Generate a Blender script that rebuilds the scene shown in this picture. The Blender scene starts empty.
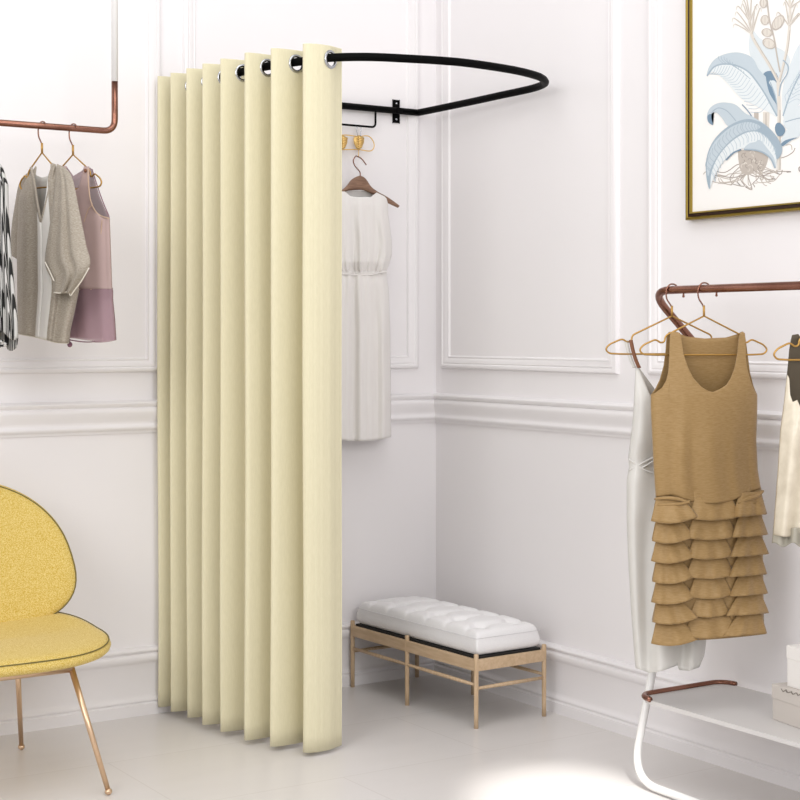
import bpy, bmesh, math, random
from mathutils import Vector
random.seed(7)
C = bpy.context.scene.collection
PI = math.pi
# ------------------------------------------------------------------ room frame and camera geometry
# room corner at the origin, back wall y=0 (room is y<0), right wall x=0 (room is x<0)
F = 1567.; H = 1.5
DC = F*H/337; XC = 36/F*DC
_n = math.hypot(2416, 1567); c_, s_ = 2416/_n, 1567/_n
def toroom(X, D):
    rx, ry = X-XC, D-DC
    return c_*rx+s_*ry, -s_*rx+c_*ry
def tocam(x, y): return XC+c_*x-s_*y, DC+s_*x+c_*y
def atz(u, v, z):
    D = F*(H-z)/(v-335); return toroom((u-400)/F*D, D)
def aty(u, v, y):
    k = (u-400)/F
    D = (y+c_*DC-s_*XC)/(c_-s_*k); x, _ = toroom(k*D, D); return x, y, H+(335-v)*D/F
def atx(u, v, x):
    k = (u-400)/F
    D = (x+c_*XC+s_*DC)/(c_*k+s_); _, y = toroom(k*D, D); return x, y, H+(335-v)*D/F

# ------------------------------------------------------------------ helpers
def link_mesh(name, bm, mats, parent=None, smooth=True, loc=None):
    me = bpy.data.meshes.new(name); 
    bmesh.ops.recalc_face_normals(bm, faces=bm.faces)
    bm.to_mesh(me); bm.free()
    for m in (mats if isinstance(mats, (list, tuple)) else [mats]): me.materials.append(m)
    for p in me.polygons: p.use_smooth = smooth
    o = bpy.data.objects.new(name, me); C.objects.link(o)
    if parent: o.parent = parent
    if loc: o.location = loc
    return o
def thing(name, label, cat, loc=(0,0,0), rotz=0, group=None):
    o = bpy.data.objects.new(name, None); C.objects.link(o)
    o.location = loc; o.rotation_euler = (0,0,rotz); o.empty_display_size = .05
    return tag(o, label, cat, group)
def tag(o, label, cat, group=None):
    o['label'] = label; o['category'] = cat
    if group: o['group'] = group
    return o
def struct(o): o['kind'] = 'structure'; return o
def box(bm, a, b, bevel=0, mat=0):
    r = bmesh.ops.create_cube(bm, size=1)
    vs = r['verts']
    for v in vs:
        v.co = Vector([(a[i]+b[i])/2+v.co[i]*(b[i]-a[i]) for i in range(3)])
    fs = {f for v in vs for f in v.link_faces}
    for f in fs: f.material_index = mat
    if bevel:
        es = list({e for v in vs for e in v.link_edges})
        bmesh.ops.bevel(bm, geom=es, offset=bevel, segments=2, affect='EDGES', profile=.6)
def cr(P, n=8, closed=False):
    out = []; L = len(P); m = L if closed else L-1
    for i in range(m):
        if closed: a, b, c, d = P[i-1], P[i], P[(i+1) % L], P[(i+2) % L]
        else: a, b, c, d = P[max(i-1,0)], P[i], P[i+1], P[min(i+2,L-1)]
        for k in range(n):
            t = k/n
            out.append(tuple(.5*((2*b[j])+(-a[j]+c[j])*t+(2*a[j]-5*b[j]+4*c[j]-d[j])*t*t+(-a[j]+3*b[j]-3*c[j]+d[j])*t**3) for j in range(len(b))))
    if not closed: out.append(tuple(P[-1]))
    return out
def tube(bm, pts, r, seg=12, closed=False, caps=True, mat=0):
    pts = [Vector(p) for p in pts]; n = len(pts)
    rr = r if isinstance(r, (list, tuple)) else [r]*n
    rings = []; ref = None
    for i in range(n):
        if closed: T = pts[(i+1) % n]-pts[i-1]
        else: T = pts[min(i+1,n-1)]-pts[max(i-1,0)]
        T.normalize()
        if ref is None:
            ref = Vector((0,0,1)) if abs(T.z) < .9 else Vector((1,0,0))
        A = (ref-T*ref.dot(T)).normalized(); B = T.cross(A); ref = A
        rings.append([bm.verts.new(pts[i]+(A*math.cos(2*PI*k/seg)+B*math.sin(2*PI*k/seg))*rr[i]) for k in range(seg)])
    m = n if closed else n-1
    for i in range(m):
        a, b = rings[i], rings[(i+1) % n]
        for k in range(seg):
            f = bm.faces.new((a[k], a[(k+1) % seg], b[(k+1) % seg], b[k])); f.material_index = mat
    if caps and not closed:
        for ring, rev in ((rings[0], True), (rings[-1], False)):
            f = bm.faces.new(list(reversed(ring)) if rev else ring); f.material_index = mat
def round_poly(P, rad, n=6):
    """polyline with filleted corners"""
    P = [Vector(p) for p in P]; out = [P[0]]
    for i in range(1, len(P)-1):
        a, b, c = P[i-1], P[i], P[i+1]
        u = (a-b); v = (c-b); d = min(rad, u.length*.48, v.length*.48)
        p0 = b+u.normalized()*d; p1 = b+v.normalized()*d
        for k in range(n+1):
            t = k/n; out.append(p0*(1-t)**2+b*2*t*(1-t)+p1*t*t)
    out.append(P[-1]); return out
def sphere(bm, c, r, seg=16, mat=0, sc=(1,1,1)):
    q = bmesh.ops.create_uvsphere(bm, u_segments=seg, v_segments=seg//2, radius=r)
    for v in q['verts']: v.co = Vector((v.co.x*sc[0]+c[0], v.co.y*sc[1]+c[1], v.co.z*sc[2]+c[2]))
    for f in {f for v in q['verts'] for f in v.link_faces}: f.material_index = mat
def interp(tab, x):
    if x <= tab[0][0]: return tab[0][1]
    for (a, fa), (b, fb) in zip(tab, tab[1:]):
        if x <= b:
            t = (x-a)/(b-a) if b > a else 1
            return fa+(fb-fa)*t
    return tab[-1][1]
def smooth(tab, n=6):
    """densified table, Catmull-Rom in y, linear x"""
    out = cr([tuple(map(float, p)) for p in tab], n)
    out.sort(key=lambda p: p[0]); return out

# ------------------------------------------------------------------ materials
def srgb(h):
    h = h.lstrip('#'); v = [int(h[i:i+2], 16)/255 for i in (0, 2, 4)]
    return tuple(x/12.92 if x < .04045 else ((x+.055)/1.055)**2.4 for x in v)+(1,)
def mat(name, col, rough=.5, metal=0, spec=.5, sheen=0, **k):
    m = bpy.data.materials.new(name); m.use_nodes = True
    b = m.node_tree.nodes['Principled BSDF']
    b.inputs['Base Color'].default_value = srgb(col) if isinstance(col, str) else col
    b.inputs['Roughness'].default_value = rough; b.inputs['Metallic'].default_value = metal
    b.inputs['Specular IOR Level'].default_value = spec
    if sheen: b.inputs['Sheen Weight'].default_value = sheen; b.inputs['Sheen Roughness'].default_value = .4
    for kk, v in k.items(): b.inputs[kk.replace('_', ' ')].default_value = v
    return m
def nn(m, t, **k):
    n = m.node_tree.nodes.new(t)
    for a, v in k.items(): setattr(n, a, v)
    return n
def bsdf(m): return m.node_tree.nodes['Principled BSDF']
def lk(m, a, b): m.node_tree.links.new(a, b)
def noise_mix(m, c1, c2, scale=(1,1,1), detail=4, lo=.35, hi=.65, nscale=5, coord='Object', bump=0, bdist=.002):
    tc = nn(m, 'ShaderNodeTexCoord'); mp = nn(m, 'ShaderNodeMapping'); mp.inputs['Scale'].default_value = scale
    lk(m, tc.outputs[coord], mp.inputs[0])
    no = nn(m, 'ShaderNodeTexNoise'); no.inputs['Scale'].default_value = nscale; no.inputs['Detail'].default_value = detail
    lk(m, mp.outputs[0], no.inputs['Vector'])
    cr_ = nn(m, 'ShaderNodeValToRGB'); e = cr_.color_ramp.elements
    e[0].position = lo; e[0].color = srgb(c1); e[1].position = hi; e[1].color = srgb(c2)
    lk(m, no.outputs['Fac'], cr_.inputs[0]); lk(m, cr_.outputs[0], bsdf(m).inputs['Base Color'])
    if bump:
        bp = nn(m, 'ShaderNodeBump'); bp.inputs['Strength'].default_value = bump; bp.inputs['Distance'].default_value = bdist
        lk(m, no.outputs['Fac'], bp.inputs['Height']); lk(m, bp.outputs[0], bsdf(m).inputs['Normal'])
    return m
M = {}
M['wall'] = noise_mix(mat('wall_paint', '#e9e7e6', .55, spec=.3), '#edeaeb', '#eeebec', nscale=2, bump=.02)
M['trim'] = mat('trim_paint', '#eeebec', .45, spec=.3)
M['black'] = mat('black_metal', '#060606', .55, 0, .06)
M['chrome'] = mat('brushed_steel', '#b9bbc0', .25, 1)
M['cream'] = noise_mix(mat('cream_curtain_cloth', '#e6dfb8', .85, spec=.15, sheen=.2), '#d9d2b3', '#ddd6b8', scale=(1,1,.15), nscale=260, detail=2, bump=.08, bdist=.0006)
M['copper'] = noise_mix(mat('copper_tube', '#9c6650', .26, 1), '#82594a', '#9b7060', nscale=8)
M['gold'] = mat('gold_wire', '#bd9452', .4, .85)
M['palegold'] = mat('pale_gold_clip', '#e6c077', .4, .6)
M['rose'] = mat('rose_gold_leg', '#dfc0a0', .3, .9)
M['whitetube'] = mat('white_enamel', '#e9e8e6', .25, spec=.5)
M['shelf'] = mat('grey_shelf_enamel', '#cfccca', .4)
M['oak'] = noise_mix(mat('oak_wood', '#cbb089', .5, spec=.3), '#bda282', '#ccb293', scale=(8,8,1.2), nscale=10, detail=6, bump=.05)
M['oakx'] = noise_mix(mat('oak_wood_long', '#cbb089', .5, spec=.3), '#bda282', '#ccb293', scale=(8,1,8), nscale=10, detail=6, bump=.05)
M['walnut'] = noise_mix(mat('walnut_wood', '#7e5f4b', .5), '#765744', '#8f6f59', scale=(1,1,6), nscale=20)
M['cushion'] = noise_mix(mat('white_cushion_cloth', '#e9e7e8', .85, spec=.1, sheen=.2), '#e6e4e5', '#ebeaea', nscale=300, bump=.05)
M['piping'] = mat('olive_piping', '#6f6433', .7)
M['whitepipe'] = mat('grey_seam', '#cfccce', .8)
M['linen'] = noise_mix(mat('white_linen', '#e2dedb', .9, spec=.1), '#e6e2df', '#e9e6e3', scale=(1,1,.1), nscale=60, bump=.03, bdist=.001)
M['ivory'] = mat('pale_satin', '#d2d0cb', .38, spec=.5, sheen=.1)
M['stripey'] = mat('x', '#777777', .8)
M['tan'] = noise_mix(mat('tan_silk', '#a88757', .55, spec=.35, sheen=.15), '#987a4c', '#a4865a', scale=(1,1,6), nscale=60, detail=3, bump=.04, bdist=.0008)
M['taupe'] = noise_mix(mat('taupe_knit', '#b3aa9c', .85, spec=.15, sheen=.1), '#948b7e', '#b0a79a', scale=(1,1,5), nscale=120, detail=3, bump=.06, bdist=.0008)
M['palesatin'] = mat('pale_satin_panel', '#d9d6d0', .4, sheen=.1)
M['taupelight'] = mat('taupe_edging', '#ded8cc', .7)
M['mauve'] = mat('mauve_crepe', '#b39c98', .8, spec=.2)
M['sheer'] = mat('sheer_mauve', '#a98c93', .7, spec=.2, Alpha=.6)
M['mauveedge'] = mat('mauve_edging', '#c3a78f', .7)
M['plum'] = mat('plum_edging', '#80596a', .7)
M['satin'] = noise_mix(mat('cream_satin', '#d6cbb6', .27, spec=.6), '#cdc2ad', '#dcd2be', nscale=22, bump=.35, bdist=.004)
M['olive'] = mat('dark_olive_lining', '#4e4433', .6)
M['greysatin'] = mat('grey_underskirt', '#a6a193', .35)
M['brownleather'] = mat('brown_strap', '#7d5138', .5)
M['paper'] = mat('art_paper', '#f3f1ee', .6)
M['framegold'] = mat('frame_gold', '#a08a45', .28, 1)
M['framedark'] = mat('frame_dark', '#2d1408', .3, .2)
M['boxwhite'] = mat('white_card', '#e9e6e2', .6)
M['boxgrey'] = mat('grey_card', '#c9c2bb', .6)
M['ink'] = mat('grey_ink', '#7f7870', .7)
M['rubber'] = mat('dark_webbing', '#141312', .8)
for k_, h_ in dict(blue1='#9fb0bd', blue2='#bfcbd3', blue3='#d6dee2', blue4='#748da2', blue5='#e0e6e8', tan1='#bdb4ab', tan2='#d9d3ca', tan3='#9d938b', vein='#b3c2cd').items():
    M[k_] = mat('print_'+k_, h_, .7)
# yellow tweed
m = M['yellow'] = mat('yellow_tweed', '#d9bf5c', .9, spec=.1, sheen=.2)
noise_mix(m, '#c3a243', '#dfcb86', nscale=330, detail=3, lo=.38, hi=.62, bump=.35, bdist=.002)
# striped garment
m = M['stripes'] = mat('black_white_stripe', '#888888', .8)
tc = nn(m, 'ShaderNodeTexCoord'); mp = nn(m, 'ShaderNodeMapping'); mp.inputs['Scale'].default_value = (1, .2, .035)
lk(m, tc.outputs['Object'], mp.inputs[0]); wv = nn(m, 'ShaderNodeTexWave'); wv.inputs['Scale'].default_value = 18; wv.inputs['Distortion'].default_value = 2.4; wv.inputs['Detail'].default_value = 0
wv.inputs['Detail Scale'].default_value = .22
lk(m, mp.outputs[0], wv.inputs['Vector']); r_ = nn(m, 'ShaderNodeValToRGB'); e = r_.color_ramp.elements
e[0].position = .42; e[0].color = srgb('#161616'); e[1].position = .5; e[1].color = srgb('#c9c8c4')
lk(m, wv.outputs['Fac'], r_.inputs[0]); lk(m, r_.outputs[0], bsdf(m).inputs['Base Color'])
# floor: pale large boards / tiles with faint streaks
m = M['floor'] = mat('pale_glossy_floor', '#d9d4d0', .22, spec=.45)
tc = nn(m, 'ShaderNodeTexCoord'); mp = nn(m, 'ShaderNodeMapping')
lk(m, tc.outputs['Object'], mp.inputs[0])
br = nn(m, 'ShaderNodeTexBrick'); br.inputs['Scale'].default_value = 1; br.inputs['Brick Width'].default_value = 1.2; br.inputs['Row Height'].default_value = .6
br.inputs['Mortar Size'].default_value = .003; br.inputs['Mortar Smooth'].default_value = .4
br.inputs['Color1'].default_value = srgb('#dedad8'); br.inputs['Color2'].default_value = srgb('#dbd7d4'); br.inputs['Mortar'].default_value = srgb('#d2cdc9')
lk(m, mp.outputs[0], br.inputs['Vector'])
mp2 = nn(m, 'ShaderNodeMapping'); mp2.inputs['Scale'].default_value = (.5, 2.6, 1); mp2.inputs['Rotation'].default_value = (0, 0, .35); lk(m, tc.outputs['Object'], mp2.inputs[0])
no = nn(m, 'ShaderNodeTexNoise'); no.inputs['Scale'].default_value = 5; no.inputs['Detail'].default_value = 6; lk(m, mp2.outputs[0], no.inputs['Vector'])
cr2 = nn(m, 'ShaderNodeValToRGB'); e = cr2.color_ramp.elements; e[0].position = .3; e[0].color = (.93, .93, .925, 1); e[1].position = .65; e[1].color = (1, 1, 1, 1)
lk(m, no.outputs['Fac'], cr2.inputs[0]); mx = nn(m, 'ShaderNodeMix', data_type='RGBA', blend_type='MULTIPLY'); mx.inputs[0].default_value = .35
lk(m, br.outputs['Color'], mx.inputs[6]); lk(m, cr2.outputs[0], mx.inputs[7]); lk(m, mx.outputs[2], bsdf(m).inputs['Base Color'])
cr3 = nn(m, 'ShaderNodeMapRange'); cr3.inputs[3].default_value = .26; cr3.inputs[4].default_value = .34; lk(m, no.outputs['Fac'], cr3.inputs[0]); lk(m, cr3.outputs[0], bsdf(m).inputs['Roughness'])

# ------------------------------------------------------------------ room shell
ZT = 3.5
bm = bmesh.new(); box(bm, (-6.5, -8, -.1), (.12, .12, 0)); struct(link_mesh('floor', bm, M['floor'], smooth=False))
bm = bmesh.new(); box(bm, (-6.5, 0, 0), (.12, .12, ZT)); struct(link_mesh('wall_back', bm, M['wall'], smooth=False))
bm = bmesh.new(); box(bm, (0, -8, 0), (.12, 0, ZT)); struct(link_mesh('wall_right', bm, M['wall'], smooth=False))
def strip(name, prof, side, L0=-6.5):
    """horizontal moulding; prof = (protrusion, z) from bottom to top, mitred into the corner"""
    bm = bmesh.new(); a = []; b = []
    for d, z in prof:
        if side == 'back': a.append(bm.verts.new((L0, -d, z))); b.append(bm.verts.new((-d, -d, z)))
        else: a.append(bm.verts.new((-d, L0, z))); b.append(bm.verts.new((-d, -d, z)))
    for i in range(len(prof)-1): bm.faces.new((a[i], a[i+1], b[i+1], b[i]))
    o = link_mesh(name, bm, M['trim'], smooth=True)
    md = o.modifiers.new('edge', 'EDGE_SPLIT'); md.split_angle = .9
    return struct(o)
base = [(.0,0),(.032,0),(.032,.043),(.026,.046),(.024,.05),(.028,.054),(.028,.060),(.022,.066),(.016,.072),(.015,.08),(.015,.200),(.021,.206),(.026,.212),(.029,.222),(.03,.232),(.028,.238),(.022,.241),(.022,.245),(.029,.248),(.032,.254),(.03,.260),(.022,.264),(0,.266)]
strip('baseboard_back', base, 'back'); strip('baseboard_right', base, 'right', -8)
rail = [(0,1.112),(.008,1.113),(.010,1.122),(.018,1.126),(.024,1.134),(.024,1.142),(.018,1.147),(.016,1.152),(.020,1.162),(.028,1.178),(.034,1.195),(.036,1.206),(.03,1.213),(.026,1.216),(.030,1.219),(.038,1.226),(.038,1.234),(.03,1.240),(0,1.243)]
strip('trim_1', rail, 'back'); strip('trim_2', rail, 'right', -8)
fprof = [(0,0),(.002,.012),(.006,.018),(.012,.020),(.018,.019),(.021,.014),(.023,.013),(.026,.016),(.034,.015),(.042,.010),(.047,.007),(.050,.009),(.053,.009),(.058,0)]
def panel(name, side, a0, a1, z0=1.352, z1=3.3):
    """rectangular wall-panel moulding; a0<a1 along the wall"""
    bm = bmesh.new(); loops = []
    for o, d in fprof:
        pts = [(a0+o, z0+o), (a1-o, z0+o), (a1-o, z1-o), (a0+o, z1-o)]
        loops.append([bm.verts.new((p[0], -d, p[1]) if side == 'back' else (-d, p[0], p[1])) for p in pts])
    for i in range(len(loops)-1):
        for k in range(4): bm.faces.new((loops[i][k], loops[i][(k+1) % 4], loops[i+1][(k+1) % 4], loops[i+1][k]))
    o = link_mesh(name, bm, M['trim'], smooth=True); md = o.modifiers.new('edge', 'EDGE_SPLIT'); md.split_angle = .8
    return struct(o)
panel('trim_3', 'back', -3.2, -1.335); panel('trim_4', 'back', -1.235, -.10)
panel('trim_5', 'right', -1.232, -.055); panel('trim_6', 'right', -2.9, -1.405); panel('trim_7', 'right', -4.6, -3.07); panel('trim_8', 'back', -5.2, -3.38)

# ------------------------------------------------------------------ curtain rod
ZR = 2.478
def zrod(y): return ZR+.017*min(1, max(0, -y))   # the rod rises very slightly towards the room
ctrl = [(-1.29,-.012),(-1.272,-.12),(-1.257,-.25),(-1.244,-.39),(-1.228,-.521),(-1.203,-.651),(-1.147,-.787),(-1.078,-.922),(-.968,-1.001),(-.84,-1.045),(-.7,-1.08),(-.596,-1.088),(-.44,-1.072),(-.32,-1.045),(-.2,-.994),(-.118,-.929),(-.075,-.863),(-.056,-.754),(-.068,-.567),(-.079,-.372),(-.1,-.12),(-.11,-.024)]
R = cr(ctrl, 12)
rod = thing('curtain_rod', 'black U-shaped fitting room curtain rod bolted to the back wall', 'curtain rod', (-.65,-.02,ZR))
def loc(pts, o): return [tuple(Vector(p)-Vector(o)) for p in pts]
RO = (-.65,-.02,ZR)
bm = bmesh.new(); tube(bm, loc([(x, y, zrod(y)) for x, y in R], RO), .0152, 16); link_mesh('curved_rail', bm, M['black'], rod)
bm = bmesh.new(); tube(bm, loc([(-1.29,-.024,ZR), (-.11,-.024,ZR)], RO), .0145, 14); link_mesh('back_bar', bm, M['black'], rod)
for bx in (-.214, -1.08):
    bm = bmesh.new(); box(bm, (bx-.017+.65, .02, -.05), (bx+.017+.65, .004+.01, .05), .002)
    box(bm, (bx-.017+.65, -.0185, -.012), (bx+.017+.65, .014, .012), .002)
    b = link_mesh('wall_bracket', bm, M['black'], rod, smooth=False)
    for dz in (-.034, .034):
        bm = bmesh.new(); sphere(bm, (bx+.65, .0125, dz), .0055, 10, sc=(1,.5,1)); link_mesh('screw', bm, M['chrome'], b)
hx0, hx1 = aty(375.5, 115, -.03)[0], -.80
hz = aty(375.5, 127.3, -.03)[2]
bm = bmesh.new(); tube(bm, loc(round_poly([(hx0,-.03,ZR), (hx0,-.03,hz), (hx1,-.03,hz), (hx1,-.03,ZR)], .02), RO), .0046, 8); link_mesh('hanging_bar', bm, M['black'], rod)

# ------------------------------------------------------------------ curtain
S = [0]
for i in range(1, len(R)): S.append(S[-1]+math.dist(R[i], R[i-1]))
import bisect
def rod_at(s):
    i = min(max(bisect.bisect(S, s)-1, 0), len(R)-2); t = (s-S[i])/(S[i+1]-S[i])
    p = [R[i][j]+(R[i+1][j]-R[i][j])*t for j in (0, 1)]
    i0 = max(i-3, 0); i1 = min(i+4, len(R)-1)
    T = Vector((R[i1][0]-R[i0][0], R[i1][1]-R[i0][1])).normalized()
    return Vector(p), T
peaks = [.030, .124, .244, .363, .485, .627, .741, .881]
ringS = [.058, .155, .275, .395, .513, .655, .79, .938]
ph = [(peaks[0]-.026, 0)]
for i_ in range(8):
    ph += [(peaks[i_], PI/2+2*PI*i_), (ringS[i_], PI+2*PI*i_)]
ph.append((ringS[7]+.024, 1.5*PI+14*PI))
def phase(s):
    return interp(ph, s)
def cpt(s, A=.072):
    p, T = rod_at(s); N = Vector((T.y, -T.x))
    if N.x > 0: N = -N
    f = phase(s); w = math.sin(f)
    a = .082 if w > 0 else .066
    return p+N*a*w, T, N
CO = (-1.2, -.45, 0)
cur = thing('curtain', 'cream pleated eyelet curtain hanging from the black rod, drawn to the left side', 'curtain', CO)
bm = bmesh.new(); NS = 520; cols = []
s0, s1 = ph[0][0], ph[-1][0]
ZTOP, ZBOT = 2.541, .014
NZ = 76
zrows = [k/40*.955 for k in range(41)]+[.955+.045*k/36 for k in range(1, 37)]
for i in range(NS+1):
    s = s0+(s1-s0)*i/NS
    p, T, N = cpt(s); col = []
    for k in range(NZ+1):
        zb = ZBOT+.018*(1-(s-s0)/(s1-s0)); zt = zrod(rod_at(s)[0].y)+.043; z = zb+(zt-zb)*zrows[k]
        q = 1-(z/2.54)
        w = .004*q*math.sin(7*s+3*z)+.0025*math.sin(31*s+1.7*z)*q
        col.append(bm.verts.new((p.x-CO[0]+w, p.y-CO[1]+w*.6, z)))
    cols.append(col)
for i in range(NS):
    for k in range(NZ): bm.faces.new((cols[i][k], cols[i+1][k], cols[i+1][k+1], cols[i][k+1]))
cl = link_mesh('cloth_panel', bm, M['cream'], cur)
sd = cl.modifiers.new('thick', 'SOLIDIFY'); sd.thickness = .0025; sd.offset = 0
# eyelets where the cloth crosses the rod; holes cut with one boolean mesh are avoided: rings + hole by deleting faces
cross = list(ringS)+[(ringS[i]*.35+peaks[i+1]*.65) for i in range(7)]
cross = []
for i in range(8):
    cross.append(ringS[i])
    if i < 7: cross.append(ringS[i]+(peaks[i+1]-ringS[i])*2/3)
me = cl.data
b2 = bmesh.new(); b2.from_mesh(me)
rings = []
for s in cross:
    p, T, N = cpt(s); pa, _, _ = cpt(s-.003); pb, _, _ = cpt(s+.003)
    tan = (pb-pa).normalized()
    c = Vector((p.x-CO[0], p.y-CO[1], zrod(p.y)-.006)); rings.append((c, tan))
kill = []
for f in b2.faces:
    cc = f.calc_center_median()
    for c, tan in rings:
        d = cc-c; t = d.x*tan.x+d.y*tan.y; nrm = abs(-d.x*tan.y+d.y*tan.x)
        if nrm < .02 and t*t+d.z*d.z < .0275**2: kill.append(f); break
bmesh.ops.delete(b2, geom=kill, context='FACES'); b2.to_mesh(me); b2.free()
for c, tan in rings:
    bm = bmesh.new()
    T3 = Vector((tan.x, tan.y, 0)); U = Vector((0,0,1)); Nn = T3.cross(U)
    prof = [(.0225,.0),(.0235,.0035),(.028,.0045),(.033,.003),(.0345,0),(.033,-.003),(.028,-.0045),(.0235,-.0035)]
    rg = []
    for k in range(36):
        a = 2*PI*k/36; dirn = T3*math.cos(a)+U*math.sin(a)
        rg.append([bm.verts.new(c+dirn*r+Nn*h) for r, h in prof])
    for k in range(36):
        for j in range(8): bm.faces.new((rg[k][j], rg[(k+1) % 36][j], rg[(k+1) % 36][(j+1) % 8], rg[k][(j+1) % 8]))
    link_mesh('eyelet', bm, M['chrome'], cur)

# ------------------------------------------------------------------ hangers and garments: planes given by anchor point and direction (in room axes)
class Plane:
    """vertical plane through (x0,y0), local x along unit direction d; px() converts a sight line to local (u, z)"""
    def __init__(s, x0, y0, d):
        s.x0, s.y0, s.d = x0, y0, Vector(d).normalized()
        s.X, s.D = tocam(x0, y0); a = tocam(x0+s.d.x, y0+s.d.y); s.dx, s.dd = a[0]-s.X, a[1]-s.D
        s.rot = math.atan2(s.d.y, s.d.x)
        nx, ny = -s.d.y, s.d.x; a = tocam(x0+nx, y0+ny); s.nx, s.nd = a[0]-s.X, a[1]-s.D
    def uz(s, u, v, dep=0):
        k = u-400; X = s.X+dep*s.nx; D0 = s.D+dep*s.nd
        t = (k*D0-F*X)/(F*s.dx-k*s.dd); D = D0+t*s.dd
        return t, H+(335-v)*D/F
def wire_hanger(pl, name, label, mt, neck, group, half=67., drop=37., sx=1., hook=True, hmat=None, railz=None, r=.003, cat='clothes hanger'):
    """gold triangular wire hanger; neck = pixel-free local neck position (u,z)"""
    u0, z0 = neck
    t = thing(name, label, cat, (pl.x0+pl.d.x*u0, pl.y0+pl.d.y*u0, z0), pl.rot, group)
    k = .245/67*sx; kz = .00332*drop/37
    half_pts = [(0,0),(-40,-19),(-41,-25),(-45,-26),(-50,-22.5),(-63,-28),(-67,-33),(-63,-37),(-50,-37.6)]
    L = [(a*k, 0, b*kz) for a, b in half_pts]; Rr = [(-a*k, 0, b*kz) for a, b in reversed(half_pts[1:])]
    pts = L+Rr
    # round the corners
    P = pts+[pts[0]]
    P = round_poly(P, .012, 4)
    bm = bmesh.new(); tube(bm, P[:-1], r, 8, closed=True); tube(bm, [(0,0,-.002),(-.0005,0,.034)], r*1.35, 8); link_mesh('shoulder_wire', bm, mt, t)
    hz = (railz-z0)
    hk = cr([(0,0,0), (-.002,0,.03), (-.018,-.0,hz*.55), (-.020,0,hz*.82), (-.010,0,hz*1.0), (.004,0,hz*1.035), (.016,0,hz*.98), (.019,0,hz*.88)], 6)
    bm = bmesh.new(); tube(bm, hk, r*.85, 8); link_mesh('hook', bm, hmat or mt, t)
    return t
def edge_fn(tab): 
    tb = sorted(tab); return lambda y: interp(tb, y)
def panel_mesh(pl, org, l, r, top, bot, depth, ripple, side=-1, ns=110, nq=56, s0=-1, s1=1, xs=None, flat=False):
    """one cloth panel; l,r: (y -> x) edges; top,bot: s -> y; depth: y -> metres; ripple(s,q,y) -> metres"""
    bm = bmesh.new(); cols = []
    ss = [s0+(s1-s0)*i/ns for i in range(ns+1)]
    if xs:
        for x in xs:
            if s0 <= x <= s1 and min(abs(x-a) for a in ss) > 2e-3: ss.append(x)
            elif s0 < x < s1:
                k = min(range(len(ss)), key=lambda i: abs(ss[i]-x)); ss[k] = x
        ss.sort()
    for s in ss:
        yt, yb = top(s), bot(s); col = []
        for k in range(nq+1):
            q = k/nq; y = yt+(yb-yt)*q; xl, xr = l(y), r(y)
            x = (xl+xr)/2+s*(xr-xl)/2
            w = 1 if flat else math.sqrt(max(0, 1-abs(s)**2.6))
            d = side*(depth(y)*w+ripple(s, q, y)*(min(1, (1-abs(s))*6) if not flat else 1))
            u, z = pl.uz(x, y, d)
            col.append(bm.verts.new((u-org[0], d, z-org[1])))
        cols.append(col)
    for i in range(len(ss)-1):
        for k in range(nq): bm.faces.new((cols[i][k], cols[i+1][k], cols[i+1][k+1], cols[i][k+1]))
    return bm
def solid(o, t=.002):
    m = o.modifiers.new('thick', 'SOLIDIFY'); m.thickness = t; m.offset = 0; return o
def join(a, b):
    me = bpy.data.meshes.new('t'); b.to_mesh(me); a.from_mesh(me); b.free(); bpy.data.meshes.remove(me); return a
def tf(tab): return lambda s: interp(tab, s)
def path_tube(pl, org, pts, d, r, n=6):
    """thin seam / strap along pixel path at local depth d"""
    P = []
    for u, v in cr([tuple(map(float, p)) for p in pts], n):
        dd = d(u, v) if callable(d) else d; a, b = pl.uz(u, v, dd); P.append((a-org[0], dd, b-org[1]))
    bm = bmesh.new(); tube(bm, P, r, 6); return bm
def garment_root(pl, name, label, cat, anchor, group=None):
    u, z = pl.uz(*anchor)
    return thing(name, label, cat, (pl.x0+pl.d.x*u, pl.y0+pl.d.y*u, z), pl.rot, group), (u, z)

# ---- white dress in the booth
plw = Plane(-.463, -.085, (1, 0))
# gold clip hanger
nk = plw.uz(359, 131)
ch = thing('clip_hanger', 'flat gold clip hanger on the thin black bar inside the curtained corner', 'clothes hanger', (plw.x0+nk[0], -.03, nk[1]), 0)
def chl(u, v): a = aty(u, v, -.03); return (a[0]-(plw.x0+nk[0]), 0, a[2]-nk[1])
bm = bmesh.new(); tube(bm, cr([chl(357.5,136), chl(356.8,131), chl(357.2,127), (chl(359,125.2)[0], -.001, chl(359,125.2)[2]), chl(361,127), chl(361,131), chl(360.3,136)], 6), .0022, 8); link_mesh('hook', bm, M['chrome'], ch)
loop = cr([chl(330,136.5), chl(345,135), chl(358,136.5), chl(368,136), chl(373,141), chl(374,147), chl(370,151), chl(358,149.5), chl(345,149.5), chl(330,149.5), chl(316,151), chl(311,146), chl(313,139), chl(320,135.5)], 6, closed=True)
bm = bmesh.new(); tube(bm, loop, .0024, 8, closed=True); link_mesh('wire_loop', bm, M['palegold'], ch)
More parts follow.
